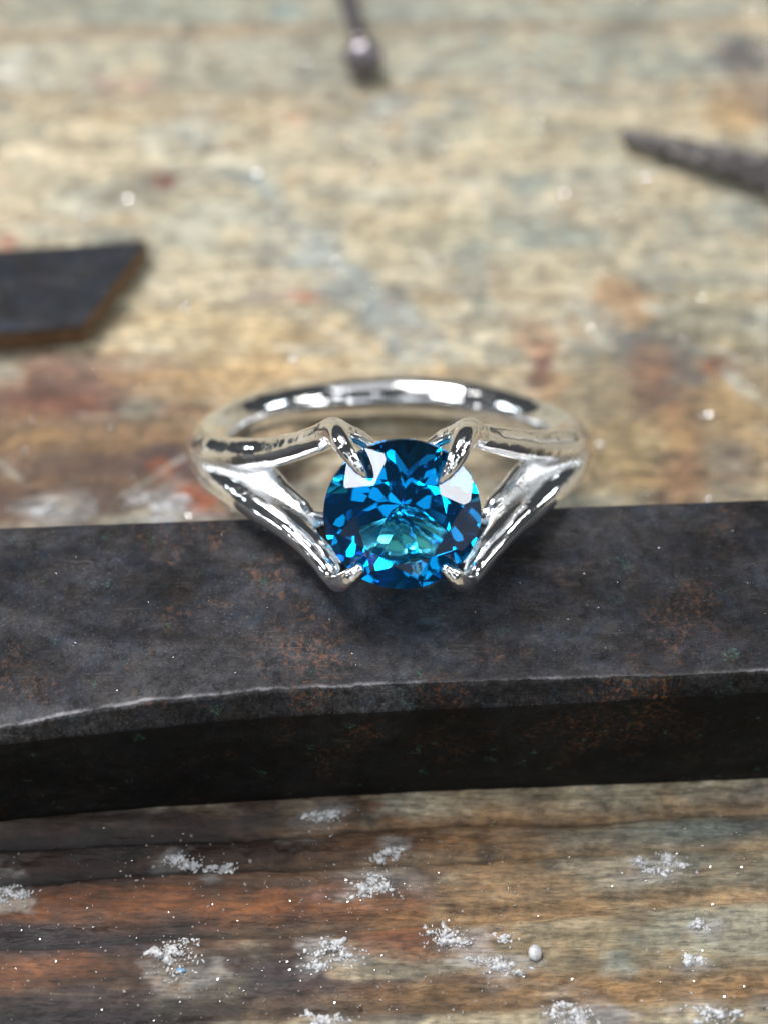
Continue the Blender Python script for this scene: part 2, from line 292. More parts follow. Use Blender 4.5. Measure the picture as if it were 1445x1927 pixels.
PATCHES = [
    (18.0, 18.4, 11.56, 9.13, 0.0, (130, 114, 86), 0.8, 0.4),
    (12.66, -13.35, 13.12, 4.23, 0.0, (118, 104, 82), 0.85, 0.4),  # with the next: front right darkened, light falloff painted into the wood
    (12.25, -18.27, 13.83, 4.32, 0.0, (120, 106, 82), 0.85, 0.4),
    (-1.88, 59.23, 41.06, 8.82, 0.0, (158, 158, 146), 0.75, 0.5),
    (-17.03, -15.85, 17.41, 8.27, 0.0, (86, 52, 33), 0.92, 0.5),
    (-4.45, -13.35, 11.98, 6.13, 0.0, (90, 60, 40), 0.9, 0.6),
    (-14.64, -10.78, 17.37, 2.0, 0.0, (48, 33, 30), 0.85, 0.5),  # cast shadow along the bar's foot, painted into the wood
    (4.18, -10.78, 7.53, 2.32, 0.0, (150, 108, 72), 0.6, 0.7),
    (-18.14, -13.35, 9.41, 1.96, 0.0, (48, 33, 30), 0.75, 0.8),
    (-11.2, -19.16, 9.08, 2.13, 0.0, (48, 33, 30), 0.7, 0.8),
    (-4.3, -20.33, 11.47, 1.5, 0.0, (66, 56, 62), 0.8, 0.7),
    (-16.49, -21.34, 8.95, 1.65, 0.0, (66, 56, 62), 0.8, 0.6),
    (2.54, -19.75, 6.85, 1.21, 0.0, (104, 66, 50), 0.8, 0.6),
    (-18.32, -16.92, 9.21, 0.88, 0.0, (66, 56, 62), 0.85, 0.6),
    (-5.51, -16.31, 9.24, 0.81, 0.0, (66, 56, 62), 0.7, 0.7),
    (-12.89, -14.92, 10.73, 1.44, 0.0, (146, 88, 48), 0.45, 0.9),
    (-3.85, -15.23, 5.64, 1.42, 0.0, (146, 88, 48), 0.5, 0.9),
    (-19.25, -18.57, 4.42, 1.24, 0.0, (140, 90, 60), 0.6, 0.8),
    (0.64, -17.07, 6.13, 1.09, 0.0, (146, 88, 48), 0.5, 0.8),
    (6.94, -13.67, 5.69, 2.9, 0.0, (176, 140, 98), 0.5, 0.7),
    (14.2, -12.07, 6.9, 2.64, 0.0, (146, 150, 136), 0.55, 0.8),
    (16.6, -11.1, 3.47, 1.51, 0.0, (134, 150, 146), 0.5, 0.9),
    (12.37, -16.77, 8.38, 2.2, 0.0, (160, 144, 112), 0.6, 0.8),
    (16.07, -16.16, 5.04, 1.9, 0.0, (146, 150, 136), 0.6, 0.9),
    (6.63, -20.04, 8.21, 1.36, 0.0, (150, 118, 78), 0.7, 0.7),
    (14.87, -19.75, 6.85, 1.22, 0.0, (146, 118, 82), 0.6, 0.7),
    (18.4, -20.04, 1.09, 1.53, 0.0, (96, 100, 104), 0.7, 0.6),
    (9.02, -21.2, 2.44, 1.34, 0.0, (96, 100, 104), 0.6, 0.7),
    (19.65, -9.79, 1.17, 2.05, 0.0, (96, 100, 104), 0.6, 0.6),
    (-0.47, -18.27, 4.43, 0.92, 0.0, (146, 150, 136), 0.4, 0.9),
    (-11.13, -20.33, 2.73, 1.05, 0.0, (120, 114, 96), 0.6, 0.8),
    (11.4, -18.57, 1.1, 0.92, 0.0, (134, 150, 146), 0.6, 0.7),
    (-1.6, -13.83, 3.13, 1.28, 0.0, (160, 150, 140), 0.5, 0.8),
    (-3.87, -13.98, 1.14, 0.8, 0.0, (116, 70, 54), 0.6, 0.7),
    (-21.3, 17.06, 14.18, 8.12, 0.0, (114, 84, 62), 0.9, 0.5),  # brown stain, deepened with painted shade at the left
    (-15.0, 13.99, 9.97, 3.47, 0.0, (84, 62, 52), 0.85, 0.6),  # same stained area, shade darkened into its colour
    (-21.56, 13.13, 8.27, 2.6, 0.0, (96, 72, 58), 0.8, 0.6),
    (-23.11, 21.14, 4.48, 2.12, 0.0, (116, 70, 54), 0.55, 0.8),
    (-22.15, 21.84, 3.81, 1.9, 0.0, (130, 80, 60), 0.6, 0.7),
    (-19.18, 23.49, 6.98, 1.92, 0.0, (150, 116, 100), 0.6, 0.8),
    (-14.3, 18.4, 9.52, 1.36, 0.0, (156, 122, 82), 0.6, 0.7),
    (-21.98, 17.06, 6.08, 1.35, 0.0, (150, 116, 76), 0.6, 0.7),
    (-13.76, 15.29, 3.68, 1.98, 0.0, (90, 66, 66), 0.7, 0.6),
    (-14.73, 14.86, 1.67, 0.96, 0.0, (150, 80, 40), 0.7, 0.6),
    (-12.42, 12.5, 1.65, 1.49, 0.0, (156, 78, 40), 0.8, 0.5),
    (-17.17, 20.22, 2.06, 1.16, 0.0, (146, 150, 136), 0.5, 0.8),
    (-11.49, 23.01, 6.96, 1.9, 0.0, (196, 160, 110), 0.6, 0.8),
    (-8.77, 24.92, 7.03, 2.9, 0.0, (204, 172, 122), 0.6, 0.8),
    (9.09, 23.96, 1.57, 2.88, 0.0, (112, 66, 60), 0.85, 0.45),
    (10.04, 22.07, 1.39, 1.88, 0.0, (176, 136, 98), 0.5, 0.7),
    (8.88, 26.86, 2.13, 1.98, 0.0, (186, 140, 104), 0.5, 0.7),
    (15.98, 26.86, 2.13, 4.72, 0.175, (96, 100, 104), 0.75, 0.6),
    (17.75, 23.01, 2.78, 3.83, 0.0, (106, 98, 96), 0.7, 0.6),
    (16.4, 23.49, 1.4, 2.88, 0.0, (130, 98, 76), 0.6, 0.7),
    (16.71, 21.14, 1.55, 3.05, 0.349, (128, 92, 68), 0.6, 0.7),
    (20.76, 23.49, 2.09, 1.54, 0.0, (150, 84, 48), 0.8, 0.5),
    (18.34, 18.4, 1.87, 3.88, 0.0, (150, 110, 76), 0.65, 0.7),
    (17.99, 14.86, 2.0, 2.64, 0.0, (146, 104, 74), 0.6, 0.7),
    (22.18, 19.3, 3.76, 5.1, 0.0, (176, 142, 96), 0.55, 0.7),
    (21.0, 14.86, 2.0, 2.65, 0.0, (120, 112, 104), 0.55, 0.7),
    (15.14, 29.85, 2.16, 2.05, 0.0, (206, 156, 100), 0.55, 0.7),
    (14.15, 17.06, 4.05, 2.69, 0.0, (176, 150, 104), 0.6, 0.7),
    (12.23, 13.56, 1.99, 1.29, 0.0, (146, 150, 136), 0.6, 0.6),
    (16.5, 13.13, 0.66, 0.6, 0.0, (84, 50, 50), 0.7, 0.4),
    (12.49, 27.85, 2.14, 3.5, 0.0, (150, 152, 144), 0.6, 0.8),
    (12.59, 13.99, 3.99, 1.52, 0.0, (196, 166, 116), 0.5, 0.7),
    (21.1, 28.34, 4.29, 4.06, 0.0, (150, 140, 104), 0.4, 0.9),
    (19.33, 24.92, 1.41, 0.49, -0.698, (170, 180, 172), 0.5, 0.6),
    (22.51, 22.07, 2.77, 0.95, -0.698, (180, 186, 176), 0.6, 0.5),
    (-17.03, 41.69, 0.99, 1.15, 0.0, (120, 74, 62), 0.9, 0.25),
    (-6.64, 30.35, 1.44, 0.82, 0.0, (190, 112, 86), 0.75, 0.5),
    (-7.34, 49.03, 0.86, 0.99, 0.0, (226, 176, 146), 0.8, 0.4),
    (-8.28, 30.86, 1.81, 1.54, 0.0, (150, 140, 136), 0.5, 0.7),
    (-10.56, 41.58, 1.52, 4.58, 0.96, (158, 170, 168), 0.75, 0.5),
    (-6.98, 36.09, 3.34, 3.79, 0.873, (158, 168, 166), 0.75, 0.6),
    (-3.96, 31.89, 4.36, 2.33, -0.785, (150, 164, 166), 0.7, 0.7),
    (-0.69, 28.34, 2.86, 2.0, -0.698, (156, 166, 166), 0.7, 0.6),
    (1.42, 25.4, 1.76, 1.46, -0.698, (160, 170, 170), 0.7, 0.6),
    (-16.23, 46.77, 2.33, 3.03, -0.785, (160, 172, 170), 0.6, 0.7),
    (9.54, 40.46, 1.7, 1.98, -0.785, (134, 150, 146), 0.7, 0.6),
    (6.36, 36.09, 5.19, 2.44, 0.0, (152, 162, 150), 0.6, 0.9),
    (12.26, 35.55, 3.33, 2.7, 0.0, (146, 158, 150), 0.6, 0.9),
    (5.49, 31.89, 1.45, 3.63, 0.0, (150, 158, 150), 0.6, 0.7),
    (4.03, 47.95, 1.96, 3.65, -0.873, (150, 158, 152), 0.6, 0.7),
    (23.28, 38.25, 2.99, 2.25, 0.0, (134, 150, 146), 0.6, 0.8),
    (-8.32, 61.62, 1.41, 1.25, 0.0, (88, 140, 152), 0.85, 0.4),
    (5.07, 57.92, 2.45, 1.68, 0.0, (136, 156, 158), 0.6, 0.7),
    (11.23, 50.98, 3.17, 1.38, 0.0, (140, 152, 156), 0.6, 0.7),
    (-12.74, 54.71, 3.63, 3.26, 0.0, (150, 156, 140), 0.6, 0.8),
    (-18.48, 61.55, 16.59, 2.09, 0.0, (160, 166, 150), 0.6, 0.6),
    (10.53, 61.21, 20.7, 1.94, 0.0, (158, 166, 154), 0.6, 0.6),
    (-5.92, 55.98, 32.4, 3.29, 0.0, (172, 170, 152), 0.55, 0.6),
    (18.38, 55.98, 10.53, 3.32, 0.0, (168, 172, 158), 0.6, 0.7),
    (-18.02, 55.35, 12.12, 2.63, 0.0, (184, 176, 152), 0.4, 0.8),
    (26.44, 55.66, 3.03, 3.0, 0.0, (98, 94, 98), 0.85, 0.35),
    (26.61, 50.37, 3.16, 2.54, 0.0, (140, 106, 88), 0.6, 0.6),
    (24.5, 49.15, 2.36, 2.5, 0.0, (202, 166, 112), 0.6, 0.7),
    (-1.83, 46.77, 4.67, 3.01, 0.0, (150, 160, 158), 0.5, 0.8),
    (-0.27, 49.76, 2.37, 2.48, 0.0, (150, 162, 166), 0.5, 0.8),
    (-20.24, 52.83, 2.0, 1.03, 0.0, (190, 146, 130), 0.5, 0.7),
    (-29.09, 55.03, 1.61, 1.99, 0.0, (214, 212, 200), 0.6, 0.5),
    (-23.22, 39.07, 1.88, 1.13, 0.0, (226, 220, 196), 0.6, 0.6),
    (-7.23, 45.01, 9.65, 4.14, 0.0, (222, 206, 172), 0.45, 0.8),
    (-22.67, 45.01, 7.72, 3.59, 0.0, (222, 206, 172), 0.45, 0.8),
    (0.44, 37.16, 8.19, 3.28, 0.0, (216, 196, 156), 0.45, 0.8),
    (9.78, 45.59, 6.19, 3.58, 0.0, (214, 200, 164), 0.45, 0.8),
    (-14.17, 26.86, 8.87, 2.23, 0.0, (204, 180, 136), 0.5, 0.8),
    (-12.94, 36.62, 4.46, 3.28, 0.0, (176, 180, 166), 0.6, 0.8),
    (-25.57, 36.62, 4.46, 1.38, 0.0, (178, 176, 160), 0.5, 0.8),
    (-27.27, 35.29, 1.11, 0.98, 0.0, (176, 120, 98), 0.7, 0.5),
    (-20.88, -14.23, 1.47, 1.02, 0.0, (172, 169, 166), 0.6, 1.5),
    (-11.77, -12.56, 1.19, 0.82, 0.0, (172, 169, 166), 0.6, 1.5),
    (-9.6, -13.1, 0.72, 0.5, 0.0, (172, 169, 166), 0.6, 1.5),
    (-1.88, -14.05, 1.5, 1.03, 0.0, (172, 169, 166), 0.6, 1.5),
    (-3.8, -17.91, 2.17, 1.46, 0.0, (172, 169, 166), 0.6, 1.5),
    (-12.03, -18.33, 1.97, 1.34, 0.0, (172, 169, 166), 0.6, 1.5),
    (-4.52, -9.89, 1.54, 1.08, 0.0, (172, 169, 166), 0.6, 1.5),
    (-0.46, -12.23, 0.92, 0.64, 0.0, (172, 169, 166), 0.6, 1.5),
    (3.15, -17.01, 1.92, 1.3, 0.0, (172, 169, 166), 0.6, 1.5),
    (5.1, -18.51, 1.46, 0.99, 0.0, (172, 169, 166), 0.6, 1.5),
    (6.89, -18.12, 0.54, 0.37, 0.0, (172, 169, 166), 0.6, 1.5),
    (13.62, -12.78, 1.58, 1.1, 0.0, (172, 169, 166), 0.6, 1.5),
    (15.54, -16.4, 0.97, 0.66, 0.0, (172, 169, 166), 0.6, 1.5),
    (15.22, -18.45, 0.89, 0.61, 0.0, (172, 169, 166), 0.6, 1.5),
    (9.08, -21.2, 2.06, 1.38, 0.0, (172, 169, 166), 0.6, 1.5),
    (15.32, -21.26, 1.62, 1.09, 0.0, (172, 169, 166), 0.6, 1.5),
    (-4.54, -21.83, 1.0, 0.66, 0.0, (172, 169, 166), 0.6, 1.5),
    (-21.07, 11.65, 1.59, 1.25, 0.0, (172, 169, 166), 0.6, 1.5),
    (-14.45, 11.86, 2.5, 1.96, 0.0, (172, 169, 166), 0.6, 1.5)]   # stains and painted shade: x, y, rx, ry, turn, colour, strength, edge breakup
SCRATCHES = []
for _ in range(46):      # knife and saw nicks: x, y, direction, half length, half width, depth
    sy = rng.uniform(8, 60); SCRATCHES.append((rng.uniform(-24, 24) * (1 + max(0, sy) / 90), sy, rng.choice([R_(-38), R_(-55), R_(8), R_(40)]) + rng.normal(0, 0.15), rng.uniform(1.5, 8), rng.uniform(0.06, 0.16), rng.uniform(0.05, 0.14)))
def wood_height(X, Y):
    h = 0.16 * fbm(X * 0.05, Y * 0.5, 3, 5, 0.6) + 0.15 * fbm(X * 0.35, Y * 0.9, 11, 5, 0.62) + 0.05 * fbm(X * 1.5, Y * 2.2, 15, 3)
    for (sx, sy, sa, sl, sw, sd) in SCRATCHES:
        dx = X - sx; dy = Y - sy; al = dx * math.cos(sa) + dy * math.sin(sa); ac = -dx * math.sin(sa) + dy * math.cos(sa) + 0.25 * np.sin(al * 0.35 + sx)
        h = h - sd * np.exp(-(ac / sw) ** 2) * sstep(sl, sl * 0.6, np.abs(al))
    for (a, b, w, d) in BANDS:
        yc = a + (b - a) * (X + 22) / 42 + 0.35 * fbm(X * 0.09, Y * 0 + a, 21, 3)
        t = (Y - yc) / w
        h = h - 1.5 * d * np.exp(-t * t) + 0.5 * d * np.exp(-(t - 2.0) ** 2) - 0.9 * d * np.exp(-((Y - yc + 0.5 * w) / (0.22 * w)) ** 2)
    pit = fbm(X * 0.8, Y * 1.1, 33, 3); h = h - 0.16 * sstep(0.38, 0.62, pit)
    return np.minimum(h, 0.18)
Z = wood_height(X, Y) - 0.18
wood = grid_mesh('bench_top', np.stack([X, Y, Z], -1), M_WOOD)
TAN = np.array(lin(196, 183, 154)); GREY = np.array(lin(162, 163, 150)); CREAM = np.array(lin(212, 204, 182)); OCH = np.array(lin(178, 150, 110))
C = np.empty(X.shape + (3,)); C[:] = TAN
def blend(mask, colr):
    global C
    m = np.clip(mask, 0, 1)[..., None]; C = C * (1 - m) + np.array(colr) * m
n1 = fbm(X * 0.10, Y * 0.16, 41, 5, 0.6); n2 = fbm(X * 0.22, Y * 0.34, 51, 5, 0.6); n3 = fbm(X * 0.05, Y * 0.9, 61, 4, 0.6); n4 = fbm(X * 0.8, Y * 1.0, 71, 4, 0.6)
blend(sstep(-0.05, 0.4, n1) * 0.75, GREY)
blend(sstep(0.1, 0.5, n2) * 0.6, CREAM)
blend(sstep(0.05, 0.45, n3) * 0.55, OCH)
blend(sstep(0.22, 0.5, fbm(X * 0.3, Y * 0.4, 81, 5, 0.65)) * 0.5, lin(120, 128, 122))
blend(sstep(0.28, 0.5, n4) * 0.35, lin(130, 128, 118))
wx = 1.6 * fbm(X * 0.16, Y * 0.2, 91, 4); wy = 1.2 * fbm(X * 0.16, Y * 0.22, 95, 4)
edge_n = fbm(X * 0.35, Y * 0.55, 99, 5, 0.65); edge_f = fbm(X * 0.18, Y * 1.3, 105, 4, 0.6)
for (px, py, rx, ry, turn, colr, stren, brk) in PATCHES:
    dx = X + wx - px; dy = Y + wy - py; c, s = math.cos(turn), math.sin(turn)
    d = np.sqrt(((dx * c + dy * s) / rx) ** 2 + ((-dx * s + dy * c) / ry) ** 2)
    m = sstep(1.25, 0.45, d + brk * (0.8 * edge_n + 0.6 * edge_f))
    blend(m * stren, lin(*colr))
for (a, b, w, d) in BANDS:
    yc = a + (b - a) * (X + 22) / 42 + 0.35 * fbm(X * 0.09, Y * 0 + a, 21, 3)
    t = (Y - yc) / (w * 1.25)
    left = sstep(8, -14, X + 4 * n2) if a < 5 else 0.0 * X
    m = np.exp(-t * t) * (0.75 + 0.5 * n2)
    blend(m * 0.95 * left, lin(38, 30, 33)); blend(np.exp(-((Y - yc + 0.5 * w) / (0.3 * w)) ** 2) * (0.85 if a < 5 else 0.3) * sstep(16, 2, X + 5 * n2), lin(28, 22, 22)); blend(m * (1 - left) * min(0.8, d * 4), lin(164, 126, 82))
mA = fbm(X * 0.42, Y * 0.5, 121, 5, 0.62); mB = fbm(X * 0.30 + 40, Y * 0.42, 131, 5, 0.62); mC = fbm(X * 1.1, Y * 1.3, 141, 4, 0.6)

blend(sstep(0.08, 0.42, mA) * 0.5, C * 0.5 + np.array(lin(80, 84, 84)) * 0.35)
LUM = C.mean(-1)
blend(sstep(0.10, 0.45, mB) * 0.40 * sstep(0.12, 0.40, LUM), lin(206, 190, 158))
blend(sstep(0.16, 0.48, -mA) * sstep(-0.2, 0.2, mC) * 0.45 * sstep(0.06, 0.3, LUM), lin(150, 112, 70))
blend(sstep(0.22, 0.5, -mB) * 0.6, C * 0.55)
for q_ in range(26):      # fine growth lines near the front edge
    y0_ = -24.5 + 0.62 * q_ + 0.25 * math.sin(q_ * 2.3); yc = y0_ + 0.045 * (X + 22) + 0.30 * fbm(X * 0.08, Y * 0 + y0_, 171, 3)
    m = np.exp(-((Y - yc) / (0.07 + 0.05 * ((q_ * 7) % 3))) ** 2) * np.clip(0.45 + 0.9 * fbm(X * 0.12 + q_, Y * 0.2, 181, 3), 0, 1)
    blend(m * 0.62, C * 0.30)
C *= np.clip(1 + 0.45 * mC + 0.32 * fbm(X * 0.22, Y * 2.0, 151, 5, 0.62) + 0.35 * np.minimum(0, fbm(X * 0.5, Y * 1.0, 161, 5, 0.65)) * 1.2, 0.25, 1.5)[..., None]
for q_, (sx, sy, sa, sl, sw, sd) in enumerate(SCRATCHES):
    dx = X - sx; dy = Y - sy; al = dx * math.cos(sa) + dy * math.sin(sa); ac = -dx * math.sin(sa) + dy * math.cos(sa) + 0.25 * np.sin(al * 0.35 + sx)
    m = np.exp(-(ac / (sw * 1.4)) ** 2) * sstep(sl, sl * 0.6, np.abs(al)) * np.clip(0.7 + mC, 0, 1)
    blend(m * 0.65, lin(92, 98, 98) if q_ % 3 else lin(208, 204, 190))
me = wood.data
ca = me.color_attributes.new('stain_shade', 'FLOAT_COLOR', 'POINT')
ca.data.foreach_set('color', np.concatenate([C, np.ones(X.shape + (1,))], -1).astype(np.float32).ravel())
tag(wood, 'worn, stained wooden bench top with raised horizontal grain', kind='structure')

def ground(x, y):
    j = int(np.clip(np.searchsorted(ys, y) - 1, 0, len(ys) - 2)); i = int(np.clip(np.searchsorted(xs, x) - 1, 0, len(xs) - 2))
    fx = (x - xs[i]) / (xs[i + 1] - xs[i]); fy = (y - ys[j]) / (ys[j + 1] - ys[j])
    return float((Z[j, i] * (1 - fx) + Z[j, i + 1] * fx) * (1 - fy) + (Z[j + 1, i] * (1 - fx) + Z[j + 1, i + 1] * fx) * fy)

# ------------------------------------------------------------------ steel bar
BAR_H = 9.0
def interp(xy, x):
    a = np.array(xy); return np.interp(x, a[:, 0], a[:, 1])
bx = np.concatenate([np.linspace(-95, -26, 24)[:-1], np.arange(-26, 26, 0.16), np.linspace(26, 110, 26)])
def smooth(a, n=25):
    k = np.ones(n) / n; return np.convolve(np.pad(a, n // 2, mode='edge'), k, mode='valid')
bar_x_dense = np.arange(-100, 112, 0.2)
def curve(pts):
    d = smooth(interp(pts, bar_x_dense), 31); return np.interp(bx, bar_x_dense, d)
back_y = curve([(-100, -0.05), (-22.1, 2.95), (-9, 3.58), (20.5, 4.95), (110, 8.75)])
front_y = curve([(-100, -13.2), (-30, -11.2), (-20.5, -9.65), (-16.6, -8.8), (-12.5, -8.13), (-7.1, -7.64), (-0.9, -7.28), (6.7, -6.95), (12.2, -6.78), (19, -6.45), (110, -2.4)])
cham_y = curve([(-100, -13.9), (-30, -11.6), (-20.7, -10.2), (-13.9, -9.4), (-7.1, -8.63), (-0.9, -8.3), (6.7, -7.91), (19.1, -7.1), (110, -3.2)])
foot_y = curve([(-100, -14.0), (-30, -11.7), (-21.9, -10.5), (-13.3, -9.65), (-0.9, -8.8), (20.3, -7.85), (110, -3.8)])
drop = 0.55 * sstep(-8, -26, bx)
rows = []; slot = []
def row(y, z, s): rows.append((y, z)); slot.append(s)
top_n = 64
row(back_y + 0.35, np.full_like(bx, -0.05), 0); row(back_y + 0.28, np.full_like(bx, BAR_H * 0.55), 0); row(back_y + 0.22, np.full_like(bx, BAR_H - 0.35), 0)
row(back_y + 0.10, np.full_like(bx, BAR_H - 0.10), 0)
jag = 0.10 * fbm(bx * 0.6, bx * 0, 201, 5, 0.6) + 0.07 * sstep(0.15, 0.5, fbm(bx * 1.7, bx * 0, 207, 4, 0.6))
for i in range(top_n + 1):
    f = i / top_n
    y = back_y + (front_y + jag - back_y) * f
    z = BAR_H + 0.07 * fbm(bx * 0.30, y * 0.4, 211, 4) + 0.035 * fbm(bx * 1.5, y * 1.7, 217, 4) - 0.05 * sstep(0.40, 0.55, fbm(bx * 1.2, y * 1.4, 223, 3)) - drop * sstep(0.25, 1.0, f)
    row(y, z, 0)
ytop, ztop = rows[-1]
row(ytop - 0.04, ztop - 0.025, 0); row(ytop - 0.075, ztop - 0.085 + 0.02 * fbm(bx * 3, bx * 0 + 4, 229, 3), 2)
cz = BAR_H - 1.1 - 0.35 * drop
for i in range(1, 9):
    f = i / 8
    y = (ytop - 0.075) * (1 - f) + cham_y * f - 0.05 * math.sin(f * math.pi); z = (ztop - 0.085) * (1 - f) + cz * f
    row(y + 0.03 * fbm(bx * 1.5, bx * 0 + i * 0.4, 231, 3), z, 1)
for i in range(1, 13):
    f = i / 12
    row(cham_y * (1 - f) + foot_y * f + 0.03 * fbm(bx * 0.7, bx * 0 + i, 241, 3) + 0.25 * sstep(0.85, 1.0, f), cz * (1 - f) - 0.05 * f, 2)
row(back_y + 0.35, np.full_like(bx, -0.05), 0)
P = np.stack([np.stack([bx, np.broadcast_to(y, bx.shape), np.broadcast_to(z, bx.shape)], -1) for y, z in rows])
bar = grid_mesh('steel_bar', P[:, ::-1], M_STEEL)
bar.data.materials.append(M_FILED); bar.data.materials.append(M_STEEL_SHADE)
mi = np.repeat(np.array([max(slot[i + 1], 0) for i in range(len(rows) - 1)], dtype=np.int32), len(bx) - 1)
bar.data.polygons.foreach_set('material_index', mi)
WR = np.zeros(P.shape[:2]); leftw = 0.34 + 0.66 * sstep(4, -15, bx)
for i in range(len(rows)):
    d_edge = np.hypot(P[i, :, 1] - ytop, P[i, :, 2] - ztop)
    nz = 0.5 + 0.9 * fbm(bx * 0.5, bx * 0 + i * 0.15, 251, 5, 0.62)
    on_top = 1.0 if 4 <= i <= top_n + 6 else 0.0
    WR[i] = on_top * (1.5 * np.exp(-(d_edge / 0.07) ** 2) * np.clip(nz * 1.3 * leftw - 0.05, 0.06, 1.2) + 0.26 * leftw * np.clip(nz, 0, 1) * np.exp(-d_edge / 1.6) + 0.20 * leftw * np.clip(fbm(bx * 0.16, P[i, :, 1] * 0.3, 261, 4) + 0.15, 0, 1))
at = bar.data.attributes.new('wear', 'FLOAT', 'POINT'); at.data.foreach_set('value', WR[:, ::-1].astype(np.float32).ravel())
tag(bar, 'thick dark rusty steel bar lying across the wood under the ring', 'steel bar')

# ------------------------------------------------------------------ ring: swept silver body as one smooth distance field
RING_T = R_(33.0); RING_YAW = R_(2.6)
RR = 10.5; V0 = 13.0
Z_STONE = 1.2 + (V0 + RR) * math.sin(RING_T)
ring = bpy.data.objects.new('ring', None); col.objects.link(ring)
ring.empty_display_size = 0.005
# ring frame: x across, u along the finger hole (up the picture), v towards the stone; origin at stone centre
axis_n = Vector((0, -math.cos(RING_T), math.sin(RING_T))); axis_u = Vector((0, math.sin(RING_T), math.cos(RING_T)))
ring.matrix_world = Matrix.Translation(Vector((0, 0, Z_STONE)) * MM) @ Matrix(((1, 0, 0), (0, axis_u.y, axis_n.y), (0, axis_u.z, axis_n.z))).to_4x4()
tag(ring, 'silver ring with split shoulders holding a round blue gemstone in four claws', 'ring')

def catmull(pts, step):
    pts = np.array(pts, float); p = np.vstack([2 * pts[0] - pts[1], pts, 2 * pts[-1] - pts[-2]])
    out = []
    for i in range(1, len(p) - 2):
        L = np.linalg.norm(p[i + 1, :3] - p[i, :3]); n = max(2, int(L / step))
        for t in np.linspace(0, 1, n, endpoint=False):
            a, b, c, d = p[i - 1], p[i], p[i + 1], p[i + 2]
            out.append(0.5 * ((2 * b) + (c - a) * t + (2 * a - 5 * b + 4 * c - d) * t * t + (3 * b - a - 3 * c + d) * t ** 3))
    out.append(p[-2]); return np.array(out)
def yaw_pt(p):
    # the band swings slightly to one side of the stone
    x, u, v = p[:3]; c, s = math.cos(RING_YAW), math.sin(RING_YAW)
    w_ = min(1.0, max(0.0, (-v - 1.5) / 4.0))
    x2 = x * c + v * s; v2 = v * c - x * s
    return (x * (1 - w_) + x2 * w_, u, v * (1 - w_) + v2 * w_) + tuple(p[3:])
VX = 0.09
lo = np.array([-13.4, -6.0, -26.0]); hi = np.array([13.2, 6.0, 3.0])
dims = np.ceil((hi - lo) / VX).astype(int) + 1
F = np.full(dims, 3.0, dtype=np.float32)
gx = [(lo[i] + VX * np.arange(dims[i])).astype(np.float32) for i in range(3)]
def sweep(ctrl, k=0.45, step=0.3, squash=None):
    path = catmull(ctrl, step)
    a0 = path[:, :3].min(0) - path[:, 3].max() - 1.1; a1 = path[:, :3].max(0) + path[:, 3].max() + 1.1
    i0 = np.maximum(((a0 - lo) / VX).astype(int), 0); i1 = np.minimum(((a1 - lo) / VX).astype(int) + 1, dims)
    D = np.full(i1 - i0, 3.0, dtype=np.float32)
    for a, b in zip(path[:-1], path[1:]):
        m = max(a[3], b[3]) + 1.0
        j0 = np.maximum(((np.minimum(a[:3], b[:3]) - m - lo) / VX).astype(int), i0); j1 = np.minimum(((np.maximum(a[:3], b[:3]) + m - lo) / VX).astype(int) + 1, i1)
        if (j1 <= j0).any(): continue
        x = gx[0][j0[0]:j1[0]][:, None, None]; u = gx[1][j0[1]:j1[1]][None, :, None]; v = gx[2][j0[2]:j1[2]][None, None, :]
        ab = (b[:3] - a[:3]); L2 = float(ab @ ab) + 1e-9
        t = np.clip(((x - a[0]) * ab[0] + (u - a[1]) * ab[1] + (v - a[2]) * ab[2]) / L2, 0, 1)
        d = np.sqrt((x - a[0] - t * ab[0]) ** 2 + (u - a[1] - t * ab[1]) ** 2 + (v - a[2] - t * ab[2]) ** 2) - (a[3] + (b[3] - a[3]) * t)
        sl = tuple(slice(j0[q] - i0[q], j1[q] - i0[q]) for q in range(3))
        D[sl] = np.minimum(D[sl], d)
    sl = tuple(slice(i0[q], i1[q]) for q in range(3))
    f = F[sl]; h = np.maximum(k - np.abs(f - D), 0) / k
    F[sl] = np.minimum(f, D) - h * h * k * 0.25
# shank: three quarters of a circle behind the stone
arc = []
for i in range(0, 25):
    th = R_(-100 + 200 * i / 24)      # 0 = far back
    r = 1.27 + 0.07 * math.sin(3.1 * th + 0.5) + 0.06 * abs(math.sin(th)) ** 4
    arc.append(yaw_pt((RR * math.sin(th), 0.05 * math.sin(5 * th), -V0 - RR * math.cos(th), r)))
sweep(arc, 0.3, 0.5)
def mir(pts): return [(-p[0],) + tuple(p[1:]) for p in pts]
UL = [(-10.45, 0.15, -11.8, 1.1), (-10.05, 0.58, -9.8, 1.0), (-8.6, 1.08, -7.8, 0.90), (-6.7, 1.78, -5.8, 0.82), (-4.9, 2.9, -3.6, 0.76), (-3.65, 3.9, -1.9, 0.72)]
PUL = [(-3.65, 3.9, -1.9, 0.72), (-3.4, 4.2, -0.7, 0.60), (-3.12, 4.02, 0.55, 0.50), (-2.66, 3.44, 1.10, 0.40), (-2.18, 2.82, 1.25, 0.27), (-1.85, 2.40, 1.22, 0.09)]
SUL = [(-3.5, 4.0, -1.7, 0.5), (-2.45, 3.5, -2.6, 0.46), (-1.5, 2.3, -3.9, 0.46), (-0.3, 0.5, -4.8, 0.45)]
LL = [(-10.45, -0.15, -11.8, 1.1), (-10.15, -0.55, -9.4, 0.94), (-8.3, -1.0, -5.95, 0.80), (-6.0, -1.92, -3.3, 0.68), (-4.4, -3.12, -1.8, 0.60), (-3.72, -3.72, -1.2, 0.56)]
